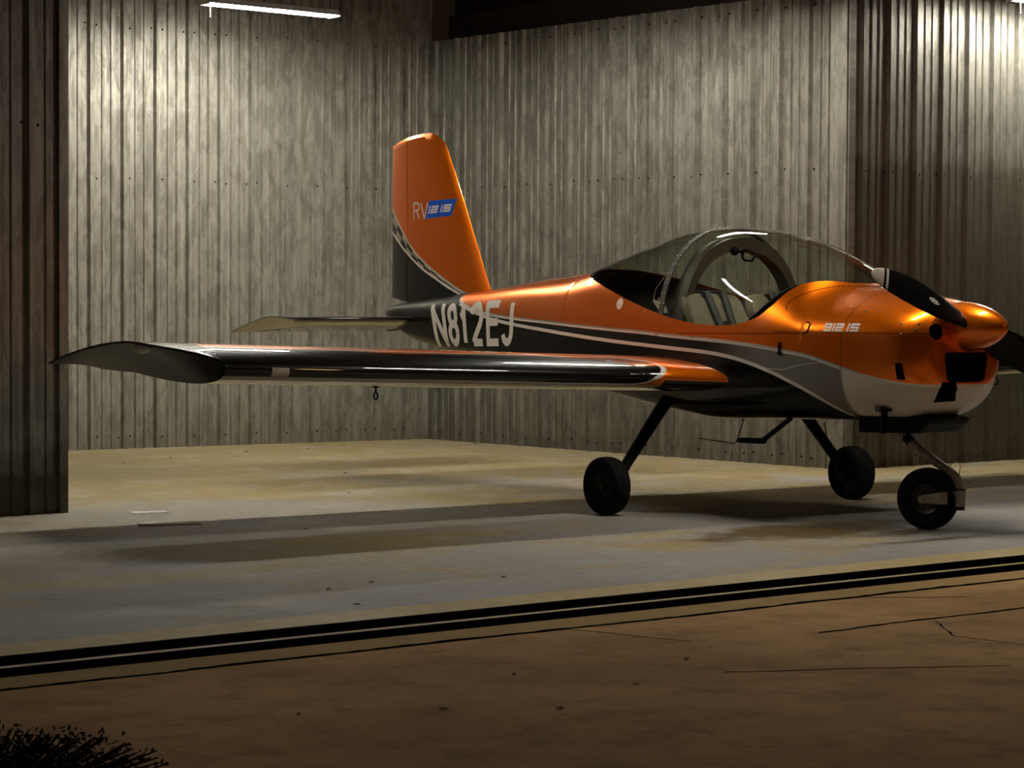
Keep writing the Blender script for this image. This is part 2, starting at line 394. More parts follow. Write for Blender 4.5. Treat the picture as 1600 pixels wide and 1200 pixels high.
WW = cinterp([(-1.90, .30), (-1.86, .345), (-1.78, .40), (-1.6, .455), (-1.4, .495), (-1.2, .52), (-.8, .548), (-.2, .56), (.3, .55), (.8, .50), (1.2, .445), (1.6, .385), (2.0, .33), (2.5, .265), (3.0, .20), (3.5, .135), (3.85, .085), (3.99, .02)])
ZW = cinterp([(-1.90, 1.08), (-1.3, 1.10), (.1, 1.11), (1.0, 1.17), (2.0, 1.19), (3.0, 1.19), (3.99, 1.185)])
NU = cinterp([(-1.90, 2.0), (-1.2, 2.25), (-.4, 2.1), (.5, 2.1), (1.2, 2.5), (2.5, 2.3), (3.99, 2.0)])
NL = cinterp([(-1.90, 3.2), (-1.5, 3.6), (-1.0, 6), (.5, 7), (2.5, 6), (3.5, 3.5), (3.99, 2.2)])
NA = cinterp([(-1.90, 1.7), (-1.2, 1.45), (-.9, 1.6), (-.4, 2.1), (.5, 2.1), (1.2, 2.3), (3.99, 2.0)])
SILL = cinterp([(-1.16, 1.386), (-1.08, 1.400), (-1.0, 1.382), (-.93, 1.335), (-.86, 1.262), (-.77, 1.190), (-.66, 1.150), (-.49, 1.136), (-.318, 1.142), (-.12, 1.165), (.077, 1.202), (.387, 1.280), (.83, 1.395), (1.06, 1.452), (1.19, 1.494)])
Y0S, Y1S = -1.16, 1.19
def half(y, N=260):
    wv, zw, zt, zb, nu, nl, na = WW(y), ZW(y), ZT(y), ZB(y), NU(y), NL(y), NA(y)
    P = []
    for i in range(N+1):
        a = PI/2*i/N; P.append((wv*math.sin(a)**(2/nl), zw-(zw-zb)*math.cos(a)**(2/nl)))
    for i in range(1, N+1):
        a = PI/2*i/N; P.append((wv*max(math.cos(a), 0)**(2/nu), zw+(zt-zw)*math.sin(a)**(2/na)))
    return np.array(P)
def resample(P, n):
    d = np.r_[0, np.cumsum(np.hypot(*np.diff(P, axis=0).T))]
    if d[-1] < 1e-9: return np.repeat(P[:1], n+1, 0)
    q = np.linspace(0, d[-1], n+1); return np.c_[np.interp(q, d, P[:, 0]), np.interp(q, d, P[:, 1])]
def split(y):
    P = half(y); N = len(P)
    if y <= Y0S or y >= Y1S: return P, P[-1:]
    zs = min(SILL(y), ZT(y)); i = int(np.argmax((P[:, 1] >= zs) & (np.arange(N) > 262)))
    if P[i, 1] < zs: return P, P[-1:]
    t = (zs-P[i-1, 1])/max(P[i, 1]-P[i-1, 1], 1e-9); q = P[i-1]+(P[i]-P[i-1])*t
    return np.vstack([P[:i], q]), np.vstack([q, P[i:]])
ys = sorted(set([round(v, 4) for v in np.r_[np.linspace(-1.90, -1.70, 12), np.linspace(-1.68, -1.2, 14), np.linspace(-1.16, -.70, 34), np.linspace(-.68, 1.1, 44), np.linspace(1.12, 1.19, 6), np.linspace(1.22, 3.7, 38), np.linspace(3.74, 3.99, 9)]]))
NLO, NUP = 60, 26
lo_rows, up_rows = [], []
for y in ys:
    a, b = split(y); a = resample(a, NLO)
    lo_rows.append([(-p[0], y, p[1]) for p in a[::-1]] + [(p[0], y, p[1]) for p in a[1:]])
    if Y0S <= y <= Y1S:
        b = resample(b, NUP); up_rows.append((y, [(-p[0], y, p[1]) for p in b] + [(p[0], y, p[1]) for p in b[::-1][1:]]))
def SX(y, z, side=-1):
    """x of the fuselage skin at (y, z)"""
    P = half(y); P = P[P[:, 1].argsort()]; return side*float(np.interp(z, P[:, 1], P[:, 0]))
# ---- fuselage livery
STRIPE_U = [(-1.95, .812), (-1.90, .812), (-1.82, .820), (-1.698, .842), (-1.544, .877), (-1.378, .924), (-1.194, .971), (-1.009, .996), (-.845, 1.016), (-.63, 1.035), (-.35, 1.053), (-.053, 1.068), (.264, 1.088), (.543, 1.100), (.917, 1.116), (1.446, 1.141), (1.896, 1.163), (2.126, 1.179), (2.409, 1.209), (2.562, 1.237), (2.67, 1.265), (2.74, 1.30), (2.80, 1.35)]
STRIPE_L = [(-1.386, .636), (-1.33, .690), (-1.207, .763), (-1.048, .828), (-.872, .886), (-.686, .932), (-.521, .960), (-.351, .977), (-.054, .994), (.263, 1.012), (.618, 1.031), (1.015, 1.056), (1.446, 1.087), (1.895, 1.122), (2.172, 1.152), (2.408, 1.192), (2.56, 1.225), (2.70, 1.262)]
def livery():
    t = NT('fuselage_livery'); o = t.obj(); S = t.sep(o); y, z = S[1], S[2]
    u = t.curve(y, STRIPE_U); l = t.curve(y, STRIPE_L)
    def step(a, b, wd=.0012):   # a > b
        return t.math('MULTIPLY_ADD', t.math('SUBTRACT', a, b), 1/(2*wd), .5, clamp=True)
    tail = step(y, 2.745)       # behind this the whole cone is black
    du = t.math('SUBTRACT', z, u); dl = t.math('SUBTRACT', z, l)
    LW = .011
    front = step(-1.435, y)
    mid = t.mix(front, SILVERC, WHITE)
    back = t.ramp(y, -.95, -.35); mid = t.mix(back, mid, (.012, .011, .010))
    c = t.mix(step(du, 0), mid, ORANGE)
    c = t.mix(step(0, dl), c, BLACK)
    c = t.mix(tail, c, BLACK)
    lu = t.math('MULTIPLY', step(LW, t.math('ABSOLUTE', du)), step(2.750, y))
    ll = t.math('MULTIPLY', step(LW, t.math('ABSOLUTE', dl)), step(2.70, y))
    le = t.math('MULTIPLY', step(.011, t.math('ABSOLUTE', t.math('SUBTRACT', y, 2.745))), step(z, t.math('SUBTRACT', u, .01)))
    ll = t.math('MULTIPLY', ll, step(y, -1.39))
    c = t.mix(t.math('MAXIMUM', t.math('MAXIMUM', lu, ll), le), c, WHITE)
    # panel joints of cowl and hatch
    g = step(.0022, t.math('ABSOLUTE', t.math('SUBTRACT', y, -1.44)))
    c = t.mix(t.math('MULTIPLY', g, .75), c, (.01, .008, .006))
    g = t.math('MULTIPLY', step(.003, t.math('ABSOLUTE', t.math('SUBTRACT', z, 1.105))), step(-.95, y))
    c = t.mix(t.math('MULTIPLY', g, .6), c, (.02, .006, .002))
    isor = t.math('MULTIPLY', step(du, 0), t.math('SUBTRACT', 1, tail))
    t.set(col=c, metal=t.math('MULTIPLY', isor, .78), rough=.3, coat=t.math('MULTIPLY_ADD', isor, .5, .5), coatr=.03, spec=.08)
    return t.m
SILVERC = (.20, .185, .16)
M['livery'] = livery()
YC = min(ys, key=lambda v: abs(v+1.44))
m = MB(); m.grid([r for y, r in zip(ys, lo_rows) if y >= YC])
fus = m.build('fuselage', [M['livery'], M['darkgap']], AC, merge=2e-4, angle=50)
m = MB(); crows = [r for y, r in zip(ys, lo_rows) if y <= YC]; m.grid(crows)
# rounded front face
fr_ = lo_rows[0]; cy_ = sum(p[2] for p in fr_)/len(fr_)
bk = crows[-1]; m.grid([bk, [(0, bk[0][1], 1.0) for p in bk]], 1)
rows = [fr_]
for s_, dy in ((.97, -.012), (.90, -.022), (.80, -.027), (.0, -.028)): rows.append([(p[0]*s_, p[1]+dy, 1.02+(p[2]-1.02)*s_) for p in fr_])
m.grid(rows)
cowl = m.build('engine_cowling', [M['livery'], M['darkgap']], AC, merge=2e-4, angle=50)
# air inlets cut into the nose
cut = MB()
cut.prism([(-.172, .975), (-.15, .85), (-.12, .835), (.12, .835), (.15, .85), (.172, .975), (.16, 1.0), (-.16, 1.0)], 'y', -2.1, -1.72)      # main radiator inlet
cut.lathe([(-2.1, 0), (-2.1, .045), (-1.78, .045), (-1.78, 0)], (-.235, 0, 1.115), 'y', 20)
cut.lathe([(-2.1, 0), (-2.1, .045), (-1.78, .045), (-1.78, 0)], (.235, 0, 1.115), 'y', 20)
cut.prism([(-.185, .838), (-.083, .838), (-.018, .727), (-.178, .722)], 'y', -2.1, -1.80)
cut.prism([(-1.815, .850), (-1.775, .850), (-1.772, .942), (-1.808, .942)], 'x', -.5, -.25)
cutter = cut.build('cutter', M['darkgap'], AC, smooth=False); bpy.context.view_layer.update()
bm_ = cowl.modifiers.new('b', 'BOOLEAN'); bm_.operation = 'DIFFERENCE'; bm_.object = cutter; bm_.solver = 'EXACT'; bm_.use_self = True; bm_.use_hole_tolerant = True
try: bm_.material_mode = 'TRANSFER'
except Exception: pass
#BOOLAPPLY#
dg = bpy.context.evaluated_depsgraph_get(); me2 = bpy.data.meshes.new_from_object(cowl.evaluated_get(dg)); cowl.modifiers.clear(); cowl.data = me2; cowl.data.name = 'engine_cowling'
bpy.data.objects.remove(cutter)
# ---- canopy and rear window
YB = .05                                     # hoop position
def strip(y0, y1): return [r for (y, r) in up_rows if y0-1e-4 <= y <= y1+1e-4]
yk = min((y for y, _ in up_rows), key=lambda v: abs(v-YB))
m = MB(); m.grid(strip(Y0S, yk)); can = m.build('canopy', M['glass'], AC, merge=2e-4, angle=60)
m = MB(); m.grid(strip(yk, Y1S)); rw = m.build('rear_window', M['glass'], AC, merge=2e-4, angle=60)
# cockpit lining inside the shell
m = MB(); rows = []
for y, r in zip(ys, lo_rows):
    if -1.12 <= y <= 1.6: rows.append([(p[0]*.965, y, 1.05+(p[2]-1.05)*.955) for p in r])
m.grid(rows)
m.build('cockpit_lining', M['lining'], AC, merge=2e-4)
def band_rows(y, width, s_in, s_out, lowz=None):
    """band following the canopy section at y"""
    out = []
    a = dict(up_rows)[y]
    for (x, yy, z) in a: out.append((x, z))
    return out
# edge frame strip where canopy meets rear window
a = dict(up_rows)[yk]
def scaled(sec, k, cz=1.1): return [(x*k, cz+(z-cz)*k) for (x, _, z) in sec]
m = MB()
o1 = scaled(a, 1.004); i1 = scaled(a, .990)
m.grid([[(x, yk-.022, z) for x, z in o1], [(x, yk+.022, z) for x, z in o1], [(x, yk+.022, z) for x, z in i1], [(x, yk-.022, z) for x, z in i1]], close_u=True)
cj = m.build('canopy_joint', M['lining'], AC)
RV = []
for (dy) in (-.016, .016):
    d = 0
    for k in range(1, len(o1)):
        d += math.dist(o1[k], o1[k-1])
        if d > .045: d = 0; RV.append((o1[k][0]*1.002, yk+dy, o1[k][1]+.001))
for k_, (y_, r_) in enumerate(zip(ys, lo_rows)):
    if .12 < y_ < 1.16 and k_ % 2 == 0: RV.append((r_[0][0]*1.003, y_, r_[0][2]-.022))
studs('rivet', RV, .0042, M['alu'], cj)
# roll bar hoop under the glass
m = MB(); yb0, yb1 = -.075, .03
arch = []
for i in range(49):
    t_ = PI*i/48; cx_ = math.cos(t_); sz = math.sin(t_)
    arch.append((-math.copysign(abs(cx_)**(2/2.3), cx_), sz**(2/2.3)))
o2 = [(x*.505, 1.00+z*.675) for x, z in arch]; i2 = [(x*.462, 1.00+z*.595) for x, z in arch]
m.grid([[(x, yb0, z) for x, z in o2], [(x, yb1, z) for x, z in o2], [(x, yb1, z) for x, z in i2], [(x, yb0, z) for x, z in i2]], close_u=True)
m.build('roll_bar', M['bar'], AC, angle=50)
# latch handle on the bar and padded glareshield
m = MB(); m.tube([(-.02, -.10, 1.60), (-.02, -.17, 1.59), (-.02, -.20, 1.56), (-.02, -.17, 1.53), (-.02, -.10, 1.535), (-.02, -.08, 1.56), (-.02, -.10, 1.60)], .007, 8); m.tube([(-.02, -.075, 1.585), (-.02, -.03, 1.60)], .012, 8); m.ball((-.10, -.10, 1.59), .028, 6)
m.build('canopy_latch', M['black'], AC)
m = MB(); rows = []
for y, r in zip(ys, lo_rows):
    if -1.08 <= y <= -.80:
        k = int(len(r)*0)
        rows.append([(p[0]*.985, y, p[2]*1.0-.004) for p in (r[0], r[1], r[2])]+[(0, y, SILL(y)-.01)]+[(p[0]*.985, y, p[2]-.004) for p in (r[-3], r[-2], r[-1])])
m.grid(rows)
n_ = len(rows[-1]); last = rows[-1]
m.grid([last, [(p[0], p[1]+.015, p[2]-.02) for p in last], [(p[0]*.9, p[1]+.01, 1.08) for p in last]])
m.build('glareshield', M['black'], AC)
# edge trim along the sill
for sgn in (-1, 1):
    m = MB(); m.tube([(sgn*abs(r[0][0])*.995, y, r[0][2]+.002) for y, r in zip(ys, lo_rows) if -.98 <= y <= -.72], [.004+.012*math.sin(PI*min(1, max(0, (y+.98)/.26))) for y in ys if -.98 <= y <= -.72], 8)
    m.build('sill_seal', M['black'], AC)
# seats
def seat(xc):
    r = empty('seat', (xc, 0, 0), 0, AC)
    m = MB(); rows = []
    # backrest: closed grid loft from bottom to top
    for k in range(15):
        t_ = k/14; z = .80+t_*.53; yc = -.33+t_*.29; hw = .238-.02*t_**3; dd = .055
        sec = []
        for j in range(28):
            a_ = 2*PI*j/28; c, s = math.cos(a_), math.sin(a_)
            px = hw*math.copysign(abs(c)**.55, c); bol = .018*(abs(px)/hw)**2 if s < 0 else 0
            py = dd*math.copysign(abs(s)**.6, s)*(1 if k not in (0, 14) else .55)-bol
            dz = -.02*(abs(px)/hw)**3*(1 if k > 10 else 0)
            sec.append((px*(1 if k not in (0, 14) else .94), yc+py, z+dz))
        rows.append(sec)
    m.grid(rows, close_v=True); m.f.append(tuple(len(m.v)-28+j for j in range(28))); m.mi.append(0)
    m.build('backrest', M['seat'], r)
    m = MB(); rows = []
    for k in range(9):
        y = -.40-.46*k/8; e = (.7 if k in (0, 8) else 1)
        rows.append([(.21*e*math.copysign(abs(math.cos(a))**.5, math.cos(a)), y, .76+.05*e*math.copysign(abs(math.sin(a))**.6, math.sin(a))) for a in [2*PI*j/20 for j in range(20)]])
    m.grid(rows, close_v=True); m.build('cushion', M['seat'], r)
    for dx in (-.075, .06):
        m = MB(); rows = []
        for k in range(13):
            t_ = k/12; z = 1.342-t_*.50; y = -.103-t_*.27-.014
            x = dx+.05*t_*(1 if dx < 0 else -.6)
            rows.append([(x-.024, y, z), (x+.024, y, z)])
        rows.insert(0, [(dx-.024, .0, 1.345), (dx+.024, .0, 1.345)])
        m.grid(rows); m.build('shoulder_belt', M['belt'], r, solid=.003)
    m = MB(); m.box(-.03, .03, -.225, -.21, 1.13, 1.16); m.build('belt_buckle', M['alu'], r, smooth=False)
    return r
s1 = seat(-.262); s2 = copy_tree(s1, AC); s2.location = (.262, 0, 0)
# shelf / bulkhead behind the seats
m = MB(); rows = []
sec = [(x*.9, z) for x, z in [(-.5, .72), (-.53, 1.05), (-.5, 1.17), (0, 1.19), (.5, 1.17), (.53, 1.05), (.5, .72)]]
m.prism(sec, 'y', .06, .085); m.build('seat_bulkhead', M['lining'], AC, smooth=False)
# hanging tag on a cord in the rear window
m = MB(); m.tube([(-.40, .20, 1.44), (-.42, .27, 1.36), (-.415, .30, 1.30), (-.42, .27, 1.275), (-.425, .22, 1.285), (-.42, .25, 1.30)], .002, 6)
m.add([(-.425, .30, 1.285), (-.425, .21, 1.285), (-.43, .14, 1.21), (-.43, .21, 1.205), (-.419, .30, 1.285), (-.419, .21, 1.285), (-.424, .14, 1.21), (-.424, .21, 1.205)], [(0, 1, 2, 3), (4, 7, 6, 5), (0, 4, 5, 1), (2, 6, 7, 3), (1, 5, 6, 2), (0, 3, 7, 4)])
tg = m.build('hanging_tag', M['decal_grey'], AC, smooth=False)

# ---- spinner and propeller
m = MB(); prof = []
for k in range(25):
    t_ = k/24; r_ = .140*(1-t_**1.9)**.62 if k < 24 else 0; prof.append((-1.893-.329*t_, max(r_, 0)))
prof = [(-1.875, 0), (-1.875, .132), (-1.885, .14)] + prof
m.lathe(prof, (0, 0, 1.142), 'y', 48)
sp = m.build('spinner', M['orange'], AC, angle=60)
studs('spinner_screw', [(.138*math.cos(2*PI*k/10+.2), -1.915, 1.142+.138*math.sin(2*PI*k/10+.2)) for k in range(10)], .005, M['alu'], sp)
def blade(sgn):
    # points along the blade; local: axis e (in x-z plane), chord c
    ang = math.radians(22.5)
    e = Vector((-math.cos(ang), 0, math.sin(ang)))*sgn; up = Vector((math.sin(ang), 0, math.cos(ang)))*sgn
    rows = []; R_ = .86
    st = [(.05, .050, .034, 64), (.12, .060, .030, 60), (.17, .066, .024, 54), (.24, .073, .017, 44), (.34, .076, .011, 34), (.46, .075, .008, 28), (.58, .069, .006, 24), (.70, .058, .005, 21), (.78, .045, .004, 19), (.83, .030, .003, 18), (.852, .016, .002, 18), (.862, .003, .001, 18)]
    fs = [cinterp([(s[0], s[i]) for s in st]) for i in (1, 2, 3)]
    rad = np.r_[np.linspace(.05, .80, 42), np.linspace(.81, .862, 12)]
    for q in rad:
        hw, th_, pa = fs[0](q)*1.22, fs[1](q), math.radians(fs[2](q)*.82)
        cdir = (up*math.cos(pa) + Vector((0, -1, 0))*math.sin(pa)*(-1)).normalized()
        ndir = e.cross(cdir)
        ctr = Vector((0, -1.985, 1.142)) + e*q + cdir*(-.10*(q-.2)*(q-.2) if q > .2 else 0)
        rows.append([ctr + cdir*hw*math.cos(2*PI*j/20) + ndir*th_*math.sin(2*PI*j/20) for j in range(20)])
    m = MB(); m.grid(rows, close_v=True); m.f.append(tuple(range(20))); m.mi.append(0)
    # tip paint bands by material index
    for i in range(len(m.f)):
        q = rad[min(i//20, len(rad)-1)]
        if i < (len(rows)-1)*20 and (q > .755 or .715 < q < .742): m.mi[i] = 1
    m.f.append(tuple(len(m.v)-20+j for j in range(20))); m.mi.append(1)
    b = m.build('propeller_blade', [M['black'], M['decal']], AC, angle=60)
    return b, rows, rad
b1, brow, brad = blade(1); b2, _, _ = blade(-1)
m = MB(); e = Vector((-math.cos(math.radians(22.5)), 0, math.sin(math.radians(22.5))))
m.tube([Vector((0, -1.965, 1.142))+e*.02, Vector((0, -1.965, 1.142))+e*.13], .040, 16); m.tube([Vector((0, -1.965, 1.142))-e*.02, Vector((0, -1.965, 1.142))-e*.13], .040, 16); m.tube([(0, -1.90, 1.142), (0, -1.99, 1.142)], .07, 16)
m.build('propeller_hub', M['black'], AC)
# maker's badge on the blade: a pale lozenge ring with a disc
m = MB()
i0 = int(np.argmin(abs(brad-.36))); R0 = brow[i0]; ctr = sum((Vector(p) for p in R0), Vector())/20; cd_ = (Vector(R0[0])-Vector(R0[10])).normalized(); nd = e.cross(cd_).normalized()
if nd.y > 0: nd = -nd
ctr = ctr + nd*.0135
def badge(rx, ry, rx2, ry2, off, mi):
    rows = [[ctr+nd*off+e*a*math.cos(2*PI*j/28)+cd_*b*math.sin(2*PI*j/28) for j in range(28)] for a, b in ((rx, ry), (rx2, ry2))]; m.grid(rows, mi, close_v=True)
badge(.042, .016, .016, .012, 0, 0); badge(.016, .019, .011, .013, .0004, 0); badge(.007, .008, .0, .0, .0004, 0)
for dx in (-.028, .028):
    rows = [[ctr+nd*.0006+e*(dx+a*math.cos(2*PI*j/12))+cd_*a*.5*math.sin(2*PI*j/12) for j in range(12)] for a in (.008, 0)]; m.grid(rows, 1, close_v=True)
m.build('blade_badge', [M['decal'], M['black']], b1)

# ---- wings
LE, CH = -.244, 1.44
ZR = lambda x: .815+(abs(x)-.56)*.030
def airfoil(n=40):
    """(c, z) unit chord, from TE over the top to LE and back along the bottom"""
    up, lo = [], []
    for i in range(n+1):
        b = PI*i/n; c = .5*(1-math.cos(b)); th_ = .148/.2*(.2969*math.sqrt(c)-.1260*c-.3516*c*c+.2843*c**3-.1036*c**4)
        cam_ = .016*(1-(1-min(c/.4, 1))**2) if c < .4 else .016*(1-((c-.4)/.6)**2)
        up.append((c, cam_+th_)); lo.append((c, cam_-th_))
    return up[::-1] + lo[1:]
AF = airfoil()
def wing(sgn):
    r = empty('wing', (0, 0, 0), 0, AC)
    xs = [.30, .44, .50, .56, .62, .68, .76, .85, .95, 1.1] + list(np.linspace(1.3, 3.70, 20)) + [3.74]
    rows = []; uvs = []
    arc = [0]
    for k in range(1, len(AF)): arc.append(arc[-1]+math.dist(AF[k], AF[k-1]))
    le_i = min(range(len(AF)), key=lambda k: AF[k][0]); 
    for x in xs:
        g = 0 if x >= .85 else (.40 if x <= .50 else .40*(1-(x-.50)/.35)**1.35)       # glove at the root runs forward
        row = []
        for k, (c, zz) in enumerate(AF):
            y = LE+c*CH - g*(1-min(c/.35, 1))**1.6
            row.append((sgn*x, y, ZR(x)+zz*CH-max(0, c-.72)*.13)); uvs.append((x, (arc[le_i]-arc[k])*CH))
        rows.append(row)
    m = MB(); m.grid(rows); m.uv = uvs
    # drop uv-breaking merge: keep vertices unique
    w_ = m.build('wing_skin', M['wing'], r, merge=0, angle=60)
    # tip fairing: lower edge at x 3.74, upper edge out to 4.07
    n = len(AF); top = AF[:le_i+1]; bot = AF[le_i:][::-1]       # both TE -> LE
    tr_, mid_, br_ = [], [], []
    for (c, zz) in top:
        out = .33*(1-max(0, (.22-c)/.22)**2.0) if c < .22 else .33
        tr_.append((sgn*(3.74+out), LE+c*CH, ZR(4.0)+zz*CH*.97+.012*(1-c)))
    for (c, zz) in bot: br_.append((sgn*3.74, LE+c*CH, ZR(3.74)+zz*CH-max(0, c-.72)*.13))
    t0 = [(sgn*3.74, LE+c*CH, ZR(3.74)+zz*CH) for c, zz in top]
    rows = []
    for k in range(9):
        q = k/8; rows.append([tuple(a+(b-a)*q for a, b in zip(p0, p1)) for p0, p1 in zip(t0, tr_)])
    lip = [(p[0], p[1], p[2]-.012) for p in tr_]
    rows.append(lip); m = MB(); m.grid(rows)
    rows = [lip]
    for k in range(1, 9):
        q = k/8; sag = .03*math.sin(PI*q)
        rows.append([(a[0]+(b[0]-a[0])*q-sgn*sag*.9, a[1]+(b[1]-a[1])*q, a[2]+(b[2]-a[2])*q+sag*.35) for a, b in zip(lip, br_)])
    m.grid(rows, 1)
    m.build('wing_tip', [M['black_gloss'], M['tip']], r, angle=35)
    m = MB(); p = min(tr_, key=lambda p: abs(p[1]-.09)); c0 = (p[0]-sgn*.02, .085, p[2]-.034)
    m.ball(c0, 1, 8, 0, (.030, .085, .026)); m.build('navigation_light', M['lens'], r)
    # tie-down ring below
    m = MB(); cx_ = 2.555; zc = .735
    m.tube([(sgn*(cx_+.0), .16+.020*math.cos(a), zc+.020*math.sin(a)) for a in [2*PI*k/20 for k in range(21)]], .0055, 8)
    m.tube([(sgn*cx_, .16, zc+.02), (sgn*cx_, .16, zc+.075)], .006, 8)
    m.tube([(sgn*cx_, .16, zc+.045), (sgn*cx_, .16, zc+.052)], .022, 12, sx=1)
    m.build('tie_down_ring', M['black'], r)
    # data plate / stall strip patch on the leading edge
    m = MB(); rows = []
    for k in range(le_i-2, le_i+6):
        c, zz = AF[k]; nx = Vector((0, c-.12, zz-.01)).normalized()*.0018
        rows.append([(sgn*x, LE+c*CH+nx.y, ZR(x)+zz*CH+nx.z) for x in (3.355, 3.46)])
    m.grid(rows[1:-2]); m.build('lens_patch', M['lens'], r)
    return r
def wing_mat():
    t = NT('wing_livery'); uv = t.n('UVMap').outputs[0]; S = t.sep(uv); u, v = S[0], S[1]
    def step(a, b, wd=.0012): return t.math('MULTIPLY_ADD', t.math('SUBTRACT', a, b), 1/(2*wd), .5, clamp=True)
    # signed size of the rounded black band
    VC, HW, LEN = .108, .162, .26
    dv = t.math('DIVIDE', t.math('SUBTRACT', v, VC), HW)
    du = t.math('MAXIMUM', t.math('DIVIDE', t.math('SUBTRACT', .78+LEN, u), LEN), 0)
    d = t.math('SQRT', t.math('ADD', t.math('POWER', t.math('ABSOLUTE', dv), 2), t.math('POWER', du, 2)))
    black = step(1-.03, d, .012); white = step(1.07, d, .012)
    under = step(-.062, v)
    c = t.mix(under, ORANGE, (.42, .36, .24))
    c = t.mix(t.math('MULTIPLY', step(u, 3.30), under), c, (.42, .36, .24))
    c = t.mix(t.math('MULTIPLY', step(.80, u), step(-.012, v)), c, BLACK)  # shade under the root glove, put into the colour as black
    c = t.mix(white, c, WHITE); c = t.mix(black, c, BLACK)
    fl = t.math('FRACT', t.math('DIVIDE', t.math('ADD', u, t.math('MULTIPLY', v, .3)), .36))
    seam = t.math('MULTIPLY', step(.006, fl, .003), t.math('ADD', under, t.math('MULTIPLY', black, .0), clamp=True))
    c = t.mix(t.math('MULTIPLY', seam, .8), c, (.02, .015, .01))
    o = t.obj(); wob = t.noise(o, 1.3, 2, .5, (3, 1, 1))
    t.set(col=c, metal=t.math('MULTIPLY', t.math('SUBTRACT', 1, t.math('MAXIMUM', white, under)), .6), rough=.3, coat=1, coatr=.025, spec=.08)
    return t.m
M['wing'] = wing_mat()
M['tip'] = simple('grey_brown_tip', (.012, .011, .009), .45, nz=3, spec=.2)
wl = wing(-1); wr = wing(1)

# ---- stabilator
def stab(sgn):
    r = empty('stabilator', (0, 0, 0), 0, AC)
    ch = .67; L0 = 3.41; zc = 1.150; drop = .135; af = []
    for (c, zz) in AF: af.append((c, zz*.62-.006))
    le_i = min(range(len(af)), key=lambda k: af[k][0])
    def P(x, c, zz): return (sgn*x, L0+c*ch, zc-c*ch*drop/.67*1.0*.75+zz*ch)
    m = MB(); m.grid([[P(x, c, zz) for c, zz in af] for x in (.04, .4, .8, 1.0)]);
    for i, f in enumerate(m.f):
        j = i % (len(af)-1)
        if abs(j-le_i) < 9: m.mi[i] = 1
        elif j > le_i: m.mi[i] = 2
    m.build('stabilator_skin', [M['orange'], M['black_gloss'], M['under']], r, angle=60)
    top = af[:le_i+1]; bot = af[le_i:][::-1]
    t0 = [P(1.0, c, zz) for c, zz in top]; t1 = [P(1.30-.10*max(0, (.12-c)/.12)**2, c, zz) for c, zz in top]; b0 = [P(1.0+.12*(1-c)**2, c, zz) for c, zz in bot]
    b00 = [P(1.0, c, zz) for c, zz in bot]
    m = MB(); m.grid([t0, [tuple((a+b)/2 for a, b in zip(p, q)) for p, q in zip(t0, t1)], t1, [(p[0], p[1], p[2]-.005) for p in t1], [tuple((a+b)/2 for a, b in zip(p, q)) for p, q in zip(t1, b0)], b0, b00])
    m.build('stabilator_tip', M['black_gloss'], r, angle=50)
    return r
M['under'] = simple('underside_paint', (.34, .27, .15), .35, coat=1.0)
stab(-1); stab(1)

# ---- fin and rudder
def thick(poly_le, poly_te, zs, tfun, y_lo=0, y_hi=1): pass
LEF = cinterp([(1.22, 2.74), (1.38, 2.632), (1.6, 2.755), (2.0, 2.975), (2.40, 3.19), (2.47, 3.235), (2.51, 3.30), (2.527, 3.40)][0:8] if False else [(1.20, 2.54), (1.38, 2.638), (2.40, 3.19), (2.47, 3.235), (2.505, 3.29), (2.524, 3.42)])
TOPZ = cinterp([(3.20, 2.44), (3.24, 2.495), (3.30, 2.522), (3.42, 2.526), (3.55, 2.520), (3.666, 2.512), (3.80, 2.485), (3.915, 2.452)])
def fin_mesh(y_min, y_max, name, mats, zlow):
    zs = list(np.linspace(0, 1, 40)); rows = []
    cs = np.linspace(0, 1, 22)
    for s_ in zs:
        row = []
        for side in (-1, 1):
            cc = cs if side == -1 else cs[::-1]
            for c in cc:
                # map: for each s_, z runs zlow .. top ; find y range
                zz = 1.22+(2.40-1.22)*s_
                y0 = max(LEF(zz), y_min) if name == 'fin' else y_min
                y = y0+(y_max-y0)*c
                zl = zlow(y); zt_ = TOPZ(max(y, 3.20)); z = zl+(zt_-zl)*s_
                if name == 'fin':
                    y0 = LEF(min(z, 2.50)); y = y0+(y_max-y0)*c
                yy0 = LEF(min(z, 2.5)); tt = (y-yy0)/(3.915-yy0); tt = min(max(tt, 0), 1)
                th_ = (.062-.022*s_)*(2.6*math.sqrt(tt)*(1-tt)**.8 if tt < .99 else 0)*.9+.0015
                e_ = 1.0 if s_ < .97 else max(0.0, 1-((s_-.97)/.03)**2)**.5
                row.append((side*th_*e_, y, z))
        rows.append(row)
    m = MB(); m.grid(rows, close_v=True); n = len(rows[0]); m.f.append(tuple(range(n))); m.mi.append(0); m.f.append(tuple(len(m.v)-n+j for j in range(n))[::-1]); m.mi.append(0)
    return m.build(name, mats, AC, merge=2e-4, angle=45)
CH_U = [(2.86, 1.33), (2.90, 1.344), (3.015, 1.388), (3.206, 1.470), (3.40, 1.562), (3.572, 1.662), (3.721, 1.785), (3.80, 1.860), (3.93, 1.985)]
CH_L = [(2.86, 1.30), (3.0, 1.352), (3.10, 1.386), (3.231, 1.439), (3.434, 1.519), (3.572, 1.588), (3.72, 1.672), (3.862, 1.765), (3.93, 1.81)]
